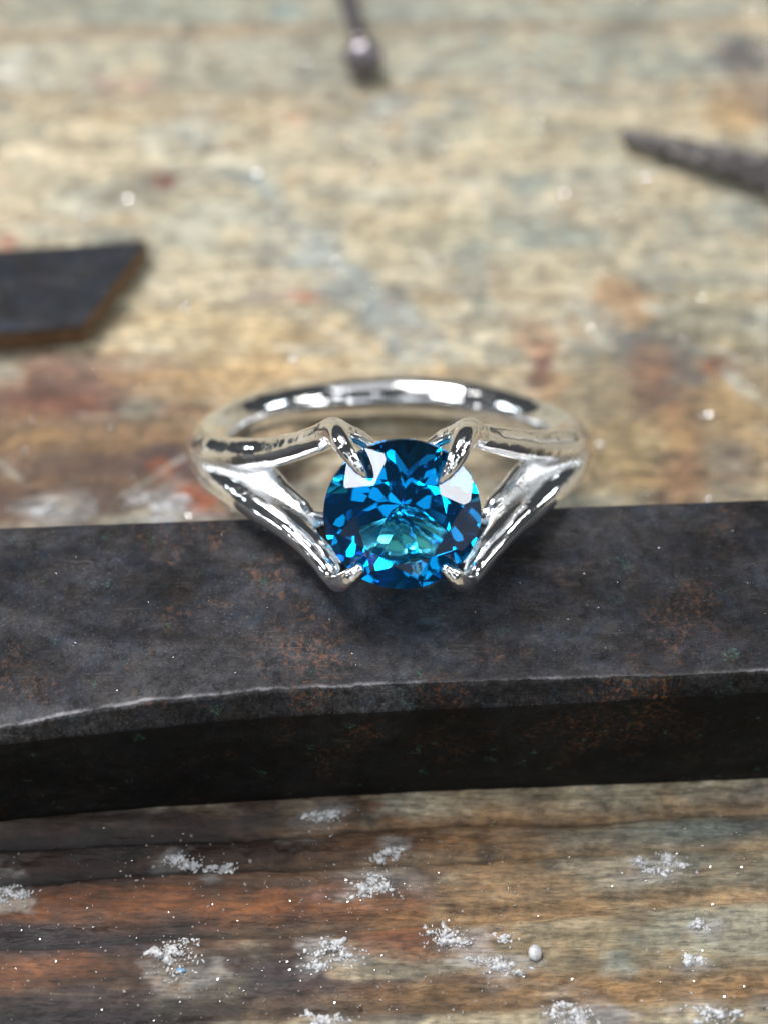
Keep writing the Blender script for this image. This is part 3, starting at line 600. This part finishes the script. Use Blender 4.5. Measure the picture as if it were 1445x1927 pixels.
PLL = [(-3.75, -3.75, -1.2, 0.54), (-3.48, -3.92, -0.45, 0.53), (-3.08, -3.6, 0.5, 0.52), (-2.66, -3.06, 1.0, 0.46), (-2.30, -2.64, 1.16, 0.33)]
WEB = [(-9.7, -0.45, -9.3, 0.82), (-7.6, -0.6, -6.9, 0.80), (-5.7, -1.2, -5.0, 0.62), (-4.3, -1.75, -4.3, 0.46), (-2.1, -0.9, -4.7, 0.46), (-0.3, -0.3, -4.9, 0.45)]
WB2 = [(-10.1, 0.05, -10.2, 0.95), (-8.6, 0.12, -8.3, 0.86), (-7.2, 0.0, -6.9, 0.70), (-6.2, -0.5, -5.8, 0.48), (-5.2, -1.1, -4.8, 0.40)]
WB3 = [(-8.4, -0.95, -6.7, 0.62), (-6.3, -1.6, -4.4, 0.58), (-5.0, -2.3, -3.2, 0.55), (-4.2, -3.0, -2.3, 0.52)]
SLL = [(-3.9, -3.6, -1.6, 0.5), (-2.6, -2.6, -3.3, 0.46), (-1.4, -1.5, -4.5, 0.46), (-0.2, -0.4, -4.9, 0.45)]
UR = [(-10.45, 0.15, -11.8, 1.1), (-10.0, 0.7, -9.8, 1.02), (-8.6, 1.3, -7.8, 0.92), (-6.7, 2.1, -5.6, 0.84), (-4.7, 3.1, -3.4, 0.78), (-3.6, 3.82, -1.9, 0.76)]
PUR = [(-3.6, 3.82, -1.9, 0.76), (-3.28, 4.06, -0.6, 0.66), (-3.0, 3.83, 0.6, 0.57), (-2.62, 3.24, 1.16, 0.47), (-2.2, 2.55, 1.28, 0.32), (-1.85, 2.08, 1.24, 0.10)]
for flip, sets in ((False, (UL, PUL, SUL, LL, PLL, WEB, SLL, WB2, WB3)), (True, (UR, PUR, SUL, LL, PLL, WEB, SLL, WB2, WB3))):
    for i, c in enumerate(sets):
        c = mir(c) if flip else c
        sweep([yaw_pt(p) for p in c], (0.32, 0.30, 0.45, 0.38, 0.30, 0.5, 0.45, 0.4, 0.5)[i], 0.25)
sweep([(2.05 * math.sin(R_(20 * i)), 2.05 * math.cos(R_(20 * i)), -4.6, 0.5) for i in range(19)], 0.35, 0.25)
# cast surface: slight lumps
gX, gV = np.meshgrid(gx[0], gx[2], indexing='ij')
lump = (0.034 * fbm(gX * 0.9, gV * 0.9, 301, 3)).astype(np.float32)
lumpu = (0.022 * fbm(gx[1] * 1.0, gx[1] * 0 + 3, 311, 3)).astype(np.float32)
F += lump[:, None, :] + lumpu[None, :, None]

def surface_nets(F):
    S = F < 0
    nx, ny, nz = F.shape
    c = np.zeros((nx - 1, ny - 1, nz - 1), np.int8)
    for dx in (0, 1):
        for dy in (0, 1):
            for dz in (0, 1):
                c += S[dx:nx - 1 + dx, dy:ny - 1 + dy, dz:nz - 1 + dz]
    act = (c > 0) & (c < 8)
    I = np.argwhere(act); vid = np.full(act.shape, -1, np.int64); vid[tuple(I.T)] = np.arange(len(I))
    acc = np.zeros((len(I), 3)); cnt = np.zeros(len(I))
    corners = [(a, b, d) for a in (0, 1) for b in (0, 1) for d in (0, 1)]
    for A in corners:
        for ax in range(3):
            if A[ax]: continue
            B = list(A); B[ax] = 1
            fa = F[I[:, 0] + A[0], I[:, 1] + A[1], I[:, 2] + A[2]]; fb = F[I[:, 0] + B[0], I[:, 1] + B[1], I[:, 2] + B[2]]
            m = (fa < 0) != (fb < 0); t = np.where(m, fa / np.where(m, fa - fb, 1), 0)
            p = np.tile(np.array(A, float), (len(I), 1)); p[:, ax] += t
            acc += p * m[:, None]; cnt += m
    V = I + acc / cnt[:, None]
    quads = []
    for ax in range(3):
        b, d = [(1, 2), (2, 0), (0, 1)][ax]
        sl0 = [slice(1, n - 1) for n in F.shape]; sl0[ax] = slice(0, F.shape[ax] - 1)
        sl1 = list(sl0); sl1[ax] = slice(1, F.shape[ax])
        s0 = S[tuple(sl0)]; s1 = S[tuple(sl1)]
        J = np.argwhere(s0 != s1); off = np.ones(3, int); off[ax] = 0
        flip = s1[tuple(J.T)]
        J = J + off
        def cell(db, dd):
            K = J.copy(); K[:, b] += db; K[:, d] += dd; return vid[tuple(K.T)]
        q = np.stack([cell(-1, -1), cell(0, -1), cell(0, 0), cell(-1, 0)], -1)
        q[flip] = q[flip][:, ::-1]; quads.append(q)
    return V, np.concatenate(quads)
Vg, Q = surface_nets(F)
def sample(G, V):
    i = np.clip(np.floor(V).astype(int), 0, np.array(G.shape) - 2); f = V - i
    r = 0
    for a in (0, 1):
        for b in (0, 1):
            for d in (0, 1):
                w_ = (f[:, 0] if a else 1 - f[:, 0]) * (f[:, 1] if b else 1 - f[:, 1]) * (f[:, 2] if d else 1 - f[:, 2])
                r = r + w_ * G[i[:, 0] + a, i[:, 1] + b, i[:, 2] + d]
    return r
def grad(V, e=1.2):
    g = np.stack([sample(F, V + np.eye(3)[a] * e) - sample(F, V - np.eye(3)[a] * e) for a in range(3)], -1)
    return g / (np.linalg.norm(g, axis=1, keepdims=True) + 1e-9)
for _ in range(2):
    Vg = Vg - grad(Vg) * (sample(F, Vg) / VX)[:, None] * 0.8
N = grad(Vg, 1.5)
Vm = lo + Vg * VX
E3 = np.eye(3) * 4.0
LAP = sum(sample(F, Vg + E3[a]) + sample(F, Vg - E3[a]) for a in range(3)) - 6 * sample(F, Vg)
LAP = LAP / (4.0 * VX) ** 2          # about 1/radius on a round bar, below zero in the hollows
HOLLOW = sstep(0.75, 0.0, LAP)
# claws are their own parts: everything above the seat of the stone
cen = Vm[Q].mean(1)
claw = (cen[:, 2] > -0.75)
groups = [('band', ~claw)]
for sx in (-1, 1):
    for su in (1, -1):
        groups.append(('claw', claw & (np.sign(cen[:, 0]) == sx) & (np.sign(cen[:, 1]) == su)))
for name, m in groups:
    q = Q[m]; used = np.unique(q); re = np.full(len(Vm), -1); re[used] = np.arange(len(used))
    po = mesh_obj(name, Vm[used], re[q], M_SILVER, ring, True, N[used])
    at = po.data.attributes.new('hollow', 'FLOAT', 'POINT'); at.data.foreach_set('value', HOLLOW[used].astype(np.float32))

# gemstone: round brilliant, cut facet by facet out of a round blank
import bmesh
def gem(R=4.12, table=0.60, crown=34.5, pav=43.0, girdle=0.20, rot=8.0):
    b = bmesh.new()
    bmesh.ops.create_cone(b, cap_ends=True, segments=96, radius1=R, radius2=R, depth=10.0)
    gr = np.random.default_rng(5)
    def cut(az, ang, dist, jit=0.18):
        """remove everything beyond a plane whose normal leans ang degrees from the stone axis, dist from the girdle centre"""
        a = R_(az + rot + gr.normal(0, jit)); t = R_(ang + gr.normal(0, jit))
        n = Vector((math.sin(t) * math.sin(a), math.sin(t) * math.cos(a), math.cos(t)))
        g = b.verts[:] + b.edges[:] + b.faces[:]
        r = bmesh.ops.bisect_plane(b, geom=g, plane_co=n * dist, plane_no=n, clear_outer=True, dist=1e-5)
        e = [x for x in r['geom_cut'] if isinstance(x, bmesh.types.BMEdge)]
        if len(e) > 2: bmesh.ops.contextual_create(b, geom=e)
    h = girdle / 2; rt = R * table
    def through(ang, r, z): return math.sin(R_(ang)) * r + math.cos(R_(ang)) * z
    cr = R_(crown); zt = h + (R - rt) * math.tan(cr)
    cut(0, 0, zt, 0)
    for k in range(8): cut(45 * k, crown, through(crown, R, h))
    for k in range(16): cut(11.25 + 22.5 * k, crown + 6.5, through(crown + 6.5, R, h + 0.03))
    rs = rt * math.cos(R_(22.5))
    for k in range(8): cut(22.5 + 45 * k, crown - 13.0, through(crown - 13.0, rs, zt - 0.002), 0.25)
    for k in range(8): cut(45 * k, 180 - pav, through(180 - pav, R, -h))
    for k in range(16): cut(11.25 + 22.5 * k, 180 - pav - 2.1, through(180 - pav - 2.1, R, -h - 0.02), 0.3)
    for k in range(8): cut(22.5 + 45 * k, 180 - pav + 3.2, through(180 - pav + 3.2, R * 0.36, -h - (R - R * 0.36) * math.tan(R_(pav))) - 0.015, 0.3)
    cut(0, 180, R * math.tan(R_(pav)) + h - 0.12, 0)
    bmesh.ops.remove_doubles(b, verts=b.verts[:], dist=1e-4)
    bmesh.ops.dissolve_degenerate(b, edges=b.edges[:], dist=1e-4)
    bmesh.ops.recalc_face_normals(b, faces=b.faces[:])
    for v in b.verts: v.co *= MM
    me = bpy.data.meshes.new('gemstone'); b.to_mesh(me); b.free(); me.materials.append(M_GEM); return me
stone = bpy.data.objects.new('gemstone', gem()); col.objects.link(stone); stone.parent = ring
stone['label'] = 'round faceted deep blue gemstone'

# ------------------------------------------------------------------ tools lying behind the ring
def lathe(prof, seg=24):
    """profile (s, r) along +x"""
    v, f = [], []
    for (s, r) in prof:
        for j in range(seg):
            a = 2 * math.pi * j / seg; v.append((s, r * math.cos(a), r * math.sin(a)))
    for i in range(len(prof) - 1):
        for j in range(seg):
            k = (j + 1) % seg; f.append([i * seg + j, i * seg + k, (i + 1) * seg + k, (i + 1) * seg + j])
    f.append([j for j in range(seg)][::-1]); f.append([(len(prof) - 1) * seg + j for j in range(seg)])
    return v, f
def lay(o, head, tail):
    """put a part modelled along +x so that x=0 is at head and +x points to tail"""
    h = Vector(head); d = (Vector(tail) - h).normalized()
    o.matrix_world = Matrix.Translation(h * MM) @ d.to_track_quat('X', 'Z').to_matrix().to_4x4()
bur = bpy.data.objects.new('ball_bur', None); col.objects.link(bur); bur.empty_display_size = 0.003
lay(bur, (-2.49, 53.82, 1.36), (-4.18, 63.5, 1.15))
tag(bur, 'thin grey steel rod with a small ball tip at the far edge', 'bur')
br = 1.5
ball_v, ball_f = lathe([(-br * math.cos(R_(a)), max(0.02, br * math.sin(R_(a)))) for a in range(0, 161, 10)], 32)
ball_v = [(x, y * (1 + 0.03 * math.sin(8 * math.atan2(z, y))), z * (1 + 0.03 * math.sin(8 * math.atan2(z, y)))) for x, y, z in ball_v]
mesh_obj('ball_tip', ball_v, ball_f, M_BUR, bur, True)
v, f = lathe([(1.25, 0.62), (2.2, 0.55), (4.5, 0.62), (9, 0.78), (16, 1.0), (40, 1.05), (40.3, 0.9)], 24)
mesh_obj('shaft', v, f, M_BUR, bur, True)

fil = bpy.data.objects.new('needle_file', None); col.objects.link(fil); fil.empty_display_size = 0.003
lay(fil, (16.27, 46.06, 0.55), (26.21, 41.12, 1.25))
tag(fil, 'tapered gritty dark needle file pointing in from the edge', 'file')
prof = [(0.0, 0.15), (0.15, 0.4)] + [(0.15 + s, 0.48 + 0.40 * (1 - math.exp(-s / 3.0)) + 0.038 * s) for s in np.arange(0.25, 22, 0.22)]
v, f = lathe(prof, 40)
v = [(x + rng.normal(0, 0.06), y * (1 + g), 0.72 * z * (1 + g)) for (x, y, z) in v for g in [rng.normal(0.0, 0.09) if x > 0.2 else 0]]
mesh_obj('cutting_end', v, f, M_GRIT, fil, False)
v, f = lathe([(22.0, 1.55), (24, 1.45), (30, 1.5), (70, 1.5), (70.4, 1.3)], 24)
mesh_obj('tang', v, f, M_GRIT, fil, True)

TOP = [
    (-55.0, 23.31),
    (-26.07, 24.91),
    (-20.74, 25.53),
    (-17.18, 33.62),
    (-27.04, 32.68),
    (-55.0, 30.88)]
th = 1.75
def blade():
    v, f = [], []
    ins = 0.10
    cx = sum(p[0] for p in TOP) / len(TOP); cy_ = sum(p[1] for p in TOP) / len(TOP)
    def shrink(p, d): 
        q = Vector((cx - p[0], cy_ - p[1])); q.normalize(); return (p[0] + q.x * d, p[1] + q.y * d)
    for z, d in ((0.0, ins), (0.12, 0.0), (th - 0.12, 0.0), (th, ins)):
        for p in TOP:
            s_ = shrink(p, d); v.append((s_[0], s_[1], z - 0.02))
    n = len(TOP)
    for k in range(3):
        for j in range(n):
            m = (j + 1) % n; f.append([k * n + j, k * n + m, (k + 1) * n + m, (k + 1) * n + j])
    f.append(list(range(n))[::-1]); f.append(list(range(3 * n, 4 * n)))
    return v, f
v, f = blade()
bl = mesh_obj('flat_steel_tool', v, f, M_TOOL)
bl.data.materials.append(M_RUSTY)
for p in bl.data.polygons:
    if abs(p.normal.z) < 0.3: p.material_index = 1
tag(bl, 'flat dark steel tool with a slanted end reaching in from the side', 'tool')

# ------------------------------------------------------------------ chalky crumbs and filings
def on_bar(x, y): return np.interp(x, bx, foot_y) - 0.6 < y < np.interp(x, bx, back_y) + 0.6
def ico(sub):
    b = bmesh.new(); bmesh.ops.create_icosphere(b, subdivisions=sub, radius=1.0)
    v = np.array([p.co[:] for p in b.verts]); f = np.array([[q.index for q in p.verts] for p in b.faces]); b.free(); return v, f
IV, IF = ico(1); IV2, IF2 = ico(2)
def crumbs(name, items, mat, rough=0.22, fine=False):
    """items: (x, y, z, rx, ry, rz) blobs joined into one mesh"""
    vv, ff = [], []; base = 0
    V_, F_ = (IV2, IF2) if fine else (IV, IF)
    for (x, y, z, a, b, c) in items:
        th = rng.uniform(0, 2 * math.pi); cs, sn = math.cos(th), math.sin(th)
        p = V_ * (1 + rng.normal(0, rough, (len(V_), 1))) * np.array([a, b, c])
        p = np.stack([p[:, 0] * cs - p[:, 1] * sn, p[:, 0] * sn + p[:, 1] * cs, p[:, 2]], -1) + np.array([x, y, z])
        vv.append(p); ff.append(F_ + base); base += len(V_)
    return mesh_obj(name, np.concatenate(vv), np.concatenate(ff).tolist(), mat, None, True)
CLUMPS = [
    (-20.88, -14.23, 1.28, 0.6, 'white crumbly clump at the left edge of the brown wood, just below the steel bar'),
    (-11.77, -12.56, 1.03, 0.5, 'white crumbs in a dark grain line, left of centre below the steel bar'),
    (-9.6, -13.1, 0.63, 0.45, 'small white crumbs just right of those in the dark grain line'),
    (-1.88, -14.05, 1.31, 0.8, 'bright white clump right below the blue stone, on bare brown wood'),
    (-3.8, -17.91, 1.89, 0.9, 'largest white clump, lower centre, resting on a brown ridge'),
    (-12.03, -18.33, 1.71, 0.9, 'white clump with a tiny blue fleck, lower left'),
    (-4.52, -9.89, 1.34, 0.5, 'faint grey white clump in the shadow edge of the steel bar'),
    (-0.46, -12.23, 0.8, 0.6, 'small grey clump on brown wood nearest below the stone'),
    (3.15, -17.01, 1.67, 0.7, 'grey white clump beside the dark grain line, lower centre right'),
    (5.1, -18.51, 1.27, 0.7, 'grey gritty clump immediately left of the white pebble'),
    (6.89, -18.12, 0.47, 0.5, 'smooth white pebble lying alone, lower right of centre'),
    (13.62, -12.78, 1.37, 0.6, 'white gritty patch on pale wood at right, nearest below the bar'),
    (15.54, -16.4, 0.84, 0.6, 'round white lump on pale wood near the right edge'),
    (15.22, -18.45, 0.77, 0.5, 'small grey white lump below the round white lump'),
    (9.08, -21.2, 1.79, 0.9, 'grey white clump at the bottom edge, right of centre'),
    (15.32, -21.26, 1.41, 0.9, 'grey white clump at the bottom edge, far right'),
    (-4.54, -21.83, 0.87, 0.6, 'white clump cut by the bottom edge below the centre'),
    (-21.07, 11.65, 1.38, 0.7, 'blurred white lump behind the steel bar, far left'),
    (-14.45, 11.86, 2.17, 0.6, 'wide blurred white clump behind the bar, left of the ring')]   # x, y, radius, height, label
for (x, y, r, h, lab) in CLUMPS:
    items = []
    if lab.startswith('smooth white pebble'):
        o = crumbs('white_pebble', [(x, y, ground(x, y) + r * 0.55, r, r * 0.8, r * 0.65)], M_WHITE, 0.07, True)
        tag(o, lab, 'pebble'); continue
    lob = [(rng.normal(0, 0.48 * r), rng.normal(0, 0.24 * r), rng.uniform(0.10, 0.45) * r) for _ in range(7)]
    for _ in range(int(90 + 190 * r)):
        lx, ly, lr = lob[min(6, int(7 * rng.random() ** 1.6))]
        q = abs(rng.normal(0, 0.6)); a = rng.uniform(0, 2 * math.pi)
        q *= 2.4 if rng.random() < 0.12 else 1.0
        gx_, gy_ = x + lx + 1.35 * lr * q * math.cos(a), y + ly + 0.65 * lr * q * math.sin(a)
        if on_bar(gx_, gy_): continue
        s = 0.02 + 0.05 * rng.random() + (0.13 * rng.random() if rng.random() < 0.09 else 0)
        el_ = rng.uniform(0.8, 2.2)
        items.append((gx_, gy_, ground(gx_, gy_) + s * rng.uniform(-0.2, 0.25) + 0.10 * h * max(0, 0.8 - q), s * el_, s, s * rng.uniform(0.3, 0.7)))
    clump = tag(crumbs('chalk_clump', items, M_WHITE, 0.32), lab, 'residue', 'white clumps of residue on the wood')
    if 'blue fleck' in lab:
        fx_, fy_ = x + 0.55, y - 0.75
        fleck = crumbs('blue_fleck', [(fx_ + dx_, fy_ + dy_, ground(fx_, fy_) + 0.05, 0.16, 0.10, 0.06) for dx_, dy_ in ((0, 0), (0.14, 0.06), (-0.1, 0.09))], M_BLUE, 0.2)
        fleck.parent = clump
items = []; filings = []
while len(items) < 800:
    y = rng.uniform(-24, -8) if rng.random() < 0.72 else rng.uniform(2, 62)
    x = rng.uniform(-24, 24) * (1 + max(0, y) / 90)
    if on_bar(x, y): continue
    dens = 0.5 + 0.5 * float(fbm(np.array([x * 0.25]), np.array([y * 0.4]), 401, 3)[0]) * 1.8
    if y < 0: dens *= 1.1 if x < 6 else 0.5
    else: dens *= 0.5
    if rng.random() > dens: continue
    s = 0.028 + 0.05 * rng.random() ** 3 + (0.05 * rng.random() if rng.random() < 0.06 else 0)
    (filings if rng.random() < 0.22 else items).append((x, y, ground(x, y) + s * 0.5, s * rng.uniform(0.7, 1.6), s, s * 0.8))
tag(crumbs('pale_dust', items, M_DUST), 'fine pale dust scattered over the wood', 'dust', kind='stuff')
for _ in range(90):
    y = rng.uniform(6, 62); x = rng.uniform(-24, 24) * (1 + y / 90); s = rng.uniform(0.08, 0.18) if rng.random() < 0.6 else rng.uniform(0.18, 0.30)
    filings.append((x, y, ground(x, y) + s * 0.6, s * rng.uniform(0.8, 1.5), s, s * 0.9))
for _ in range(50):
    x = rng.uniform(-20, 20); y = rng.uniform(-8, 3)
    fy = (y - np.interp(x, bx, front_y)) / (np.interp(x, bx, back_y) - np.interp(x, bx, front_y))
    if fy < 0.04 or fy > 0.97: continue
    zt = BAR_H + 0.01 - np.interp(x, bx, drop) * sstep(0.25, 1.0, np.array(1 - fy))
    s = rng.uniform(0.02, 0.045); filings.append((x, y, float(zt) + s * 0.4, s * rng.uniform(1, 2.5), s, s * 0.6))
def flakes(n, y0, y1, s0, s1, spread):
    key = Vector((-0.32, 0.46, 0.83)).normalized() * 420 + Vector((0, 4, 8)); eye = Vector((-0.958, -62.15, 92.34))
    vv, ff = [], []
    for _ in range(n):
        y = rng.uniform(y0, y1); x = rng.uniform(-22, 22) * (1 + max(0, y) / 80)
        if on_bar(x, y): continue
        p = Vector((x, y, ground(x, y) + 0.06)); nrm = ((key - p).normalized() + (eye - p).normalized()).normalized()
        nrm = (nrm + Vector(rng.normal(0, spread, 3))).normalized(); r = s0 + (s1 - s0) * rng.random() ** 2
        t = nrm.orthogonal().normalized(); b = nrm.cross(t); m = 6; base = len(vv)
        rad = [r * rng.uniform(0.6, 1.2) for _ in range(m)]
        for d in (0.0, -0.03):
            for j in range(m):
                a = 2 * math.pi * j / m; vv.append(tuple(p + t * rad[j] * math.cos(a) + b * rad[j] * 0.8 * math.sin(a) + nrm * (d + 0.3 * r)))
        ff.append([base + j for j in range(m)]); ff.append([base + m + j for j in range(m)][::-1])
        for j in range(m): ff.append([base + j, base + m + j, base + m + (j + 1) % m, base + (j + 1) % m])
    return vv, ff
fv, ff_ = flakes(90, 4, 64, 0.02, 0.09, 0.10)
fv2, ff2 = flakes(170, -24, -9, 0.02, 0.06, 0.14)
o = mesh_obj('silver_flakes', fv + fv2, ff_ + [[i + len(fv) for i in q] for q in ff2], M_FILING)
tag(o, 'thin glinting metal flakes strewn over the wood', 'flakes', kind='stuff')
tag(crumbs('metal_filings', filings, M_FILING), 'tiny bright metal filings scattered over wood and steel', 'filings', kind='stuff')
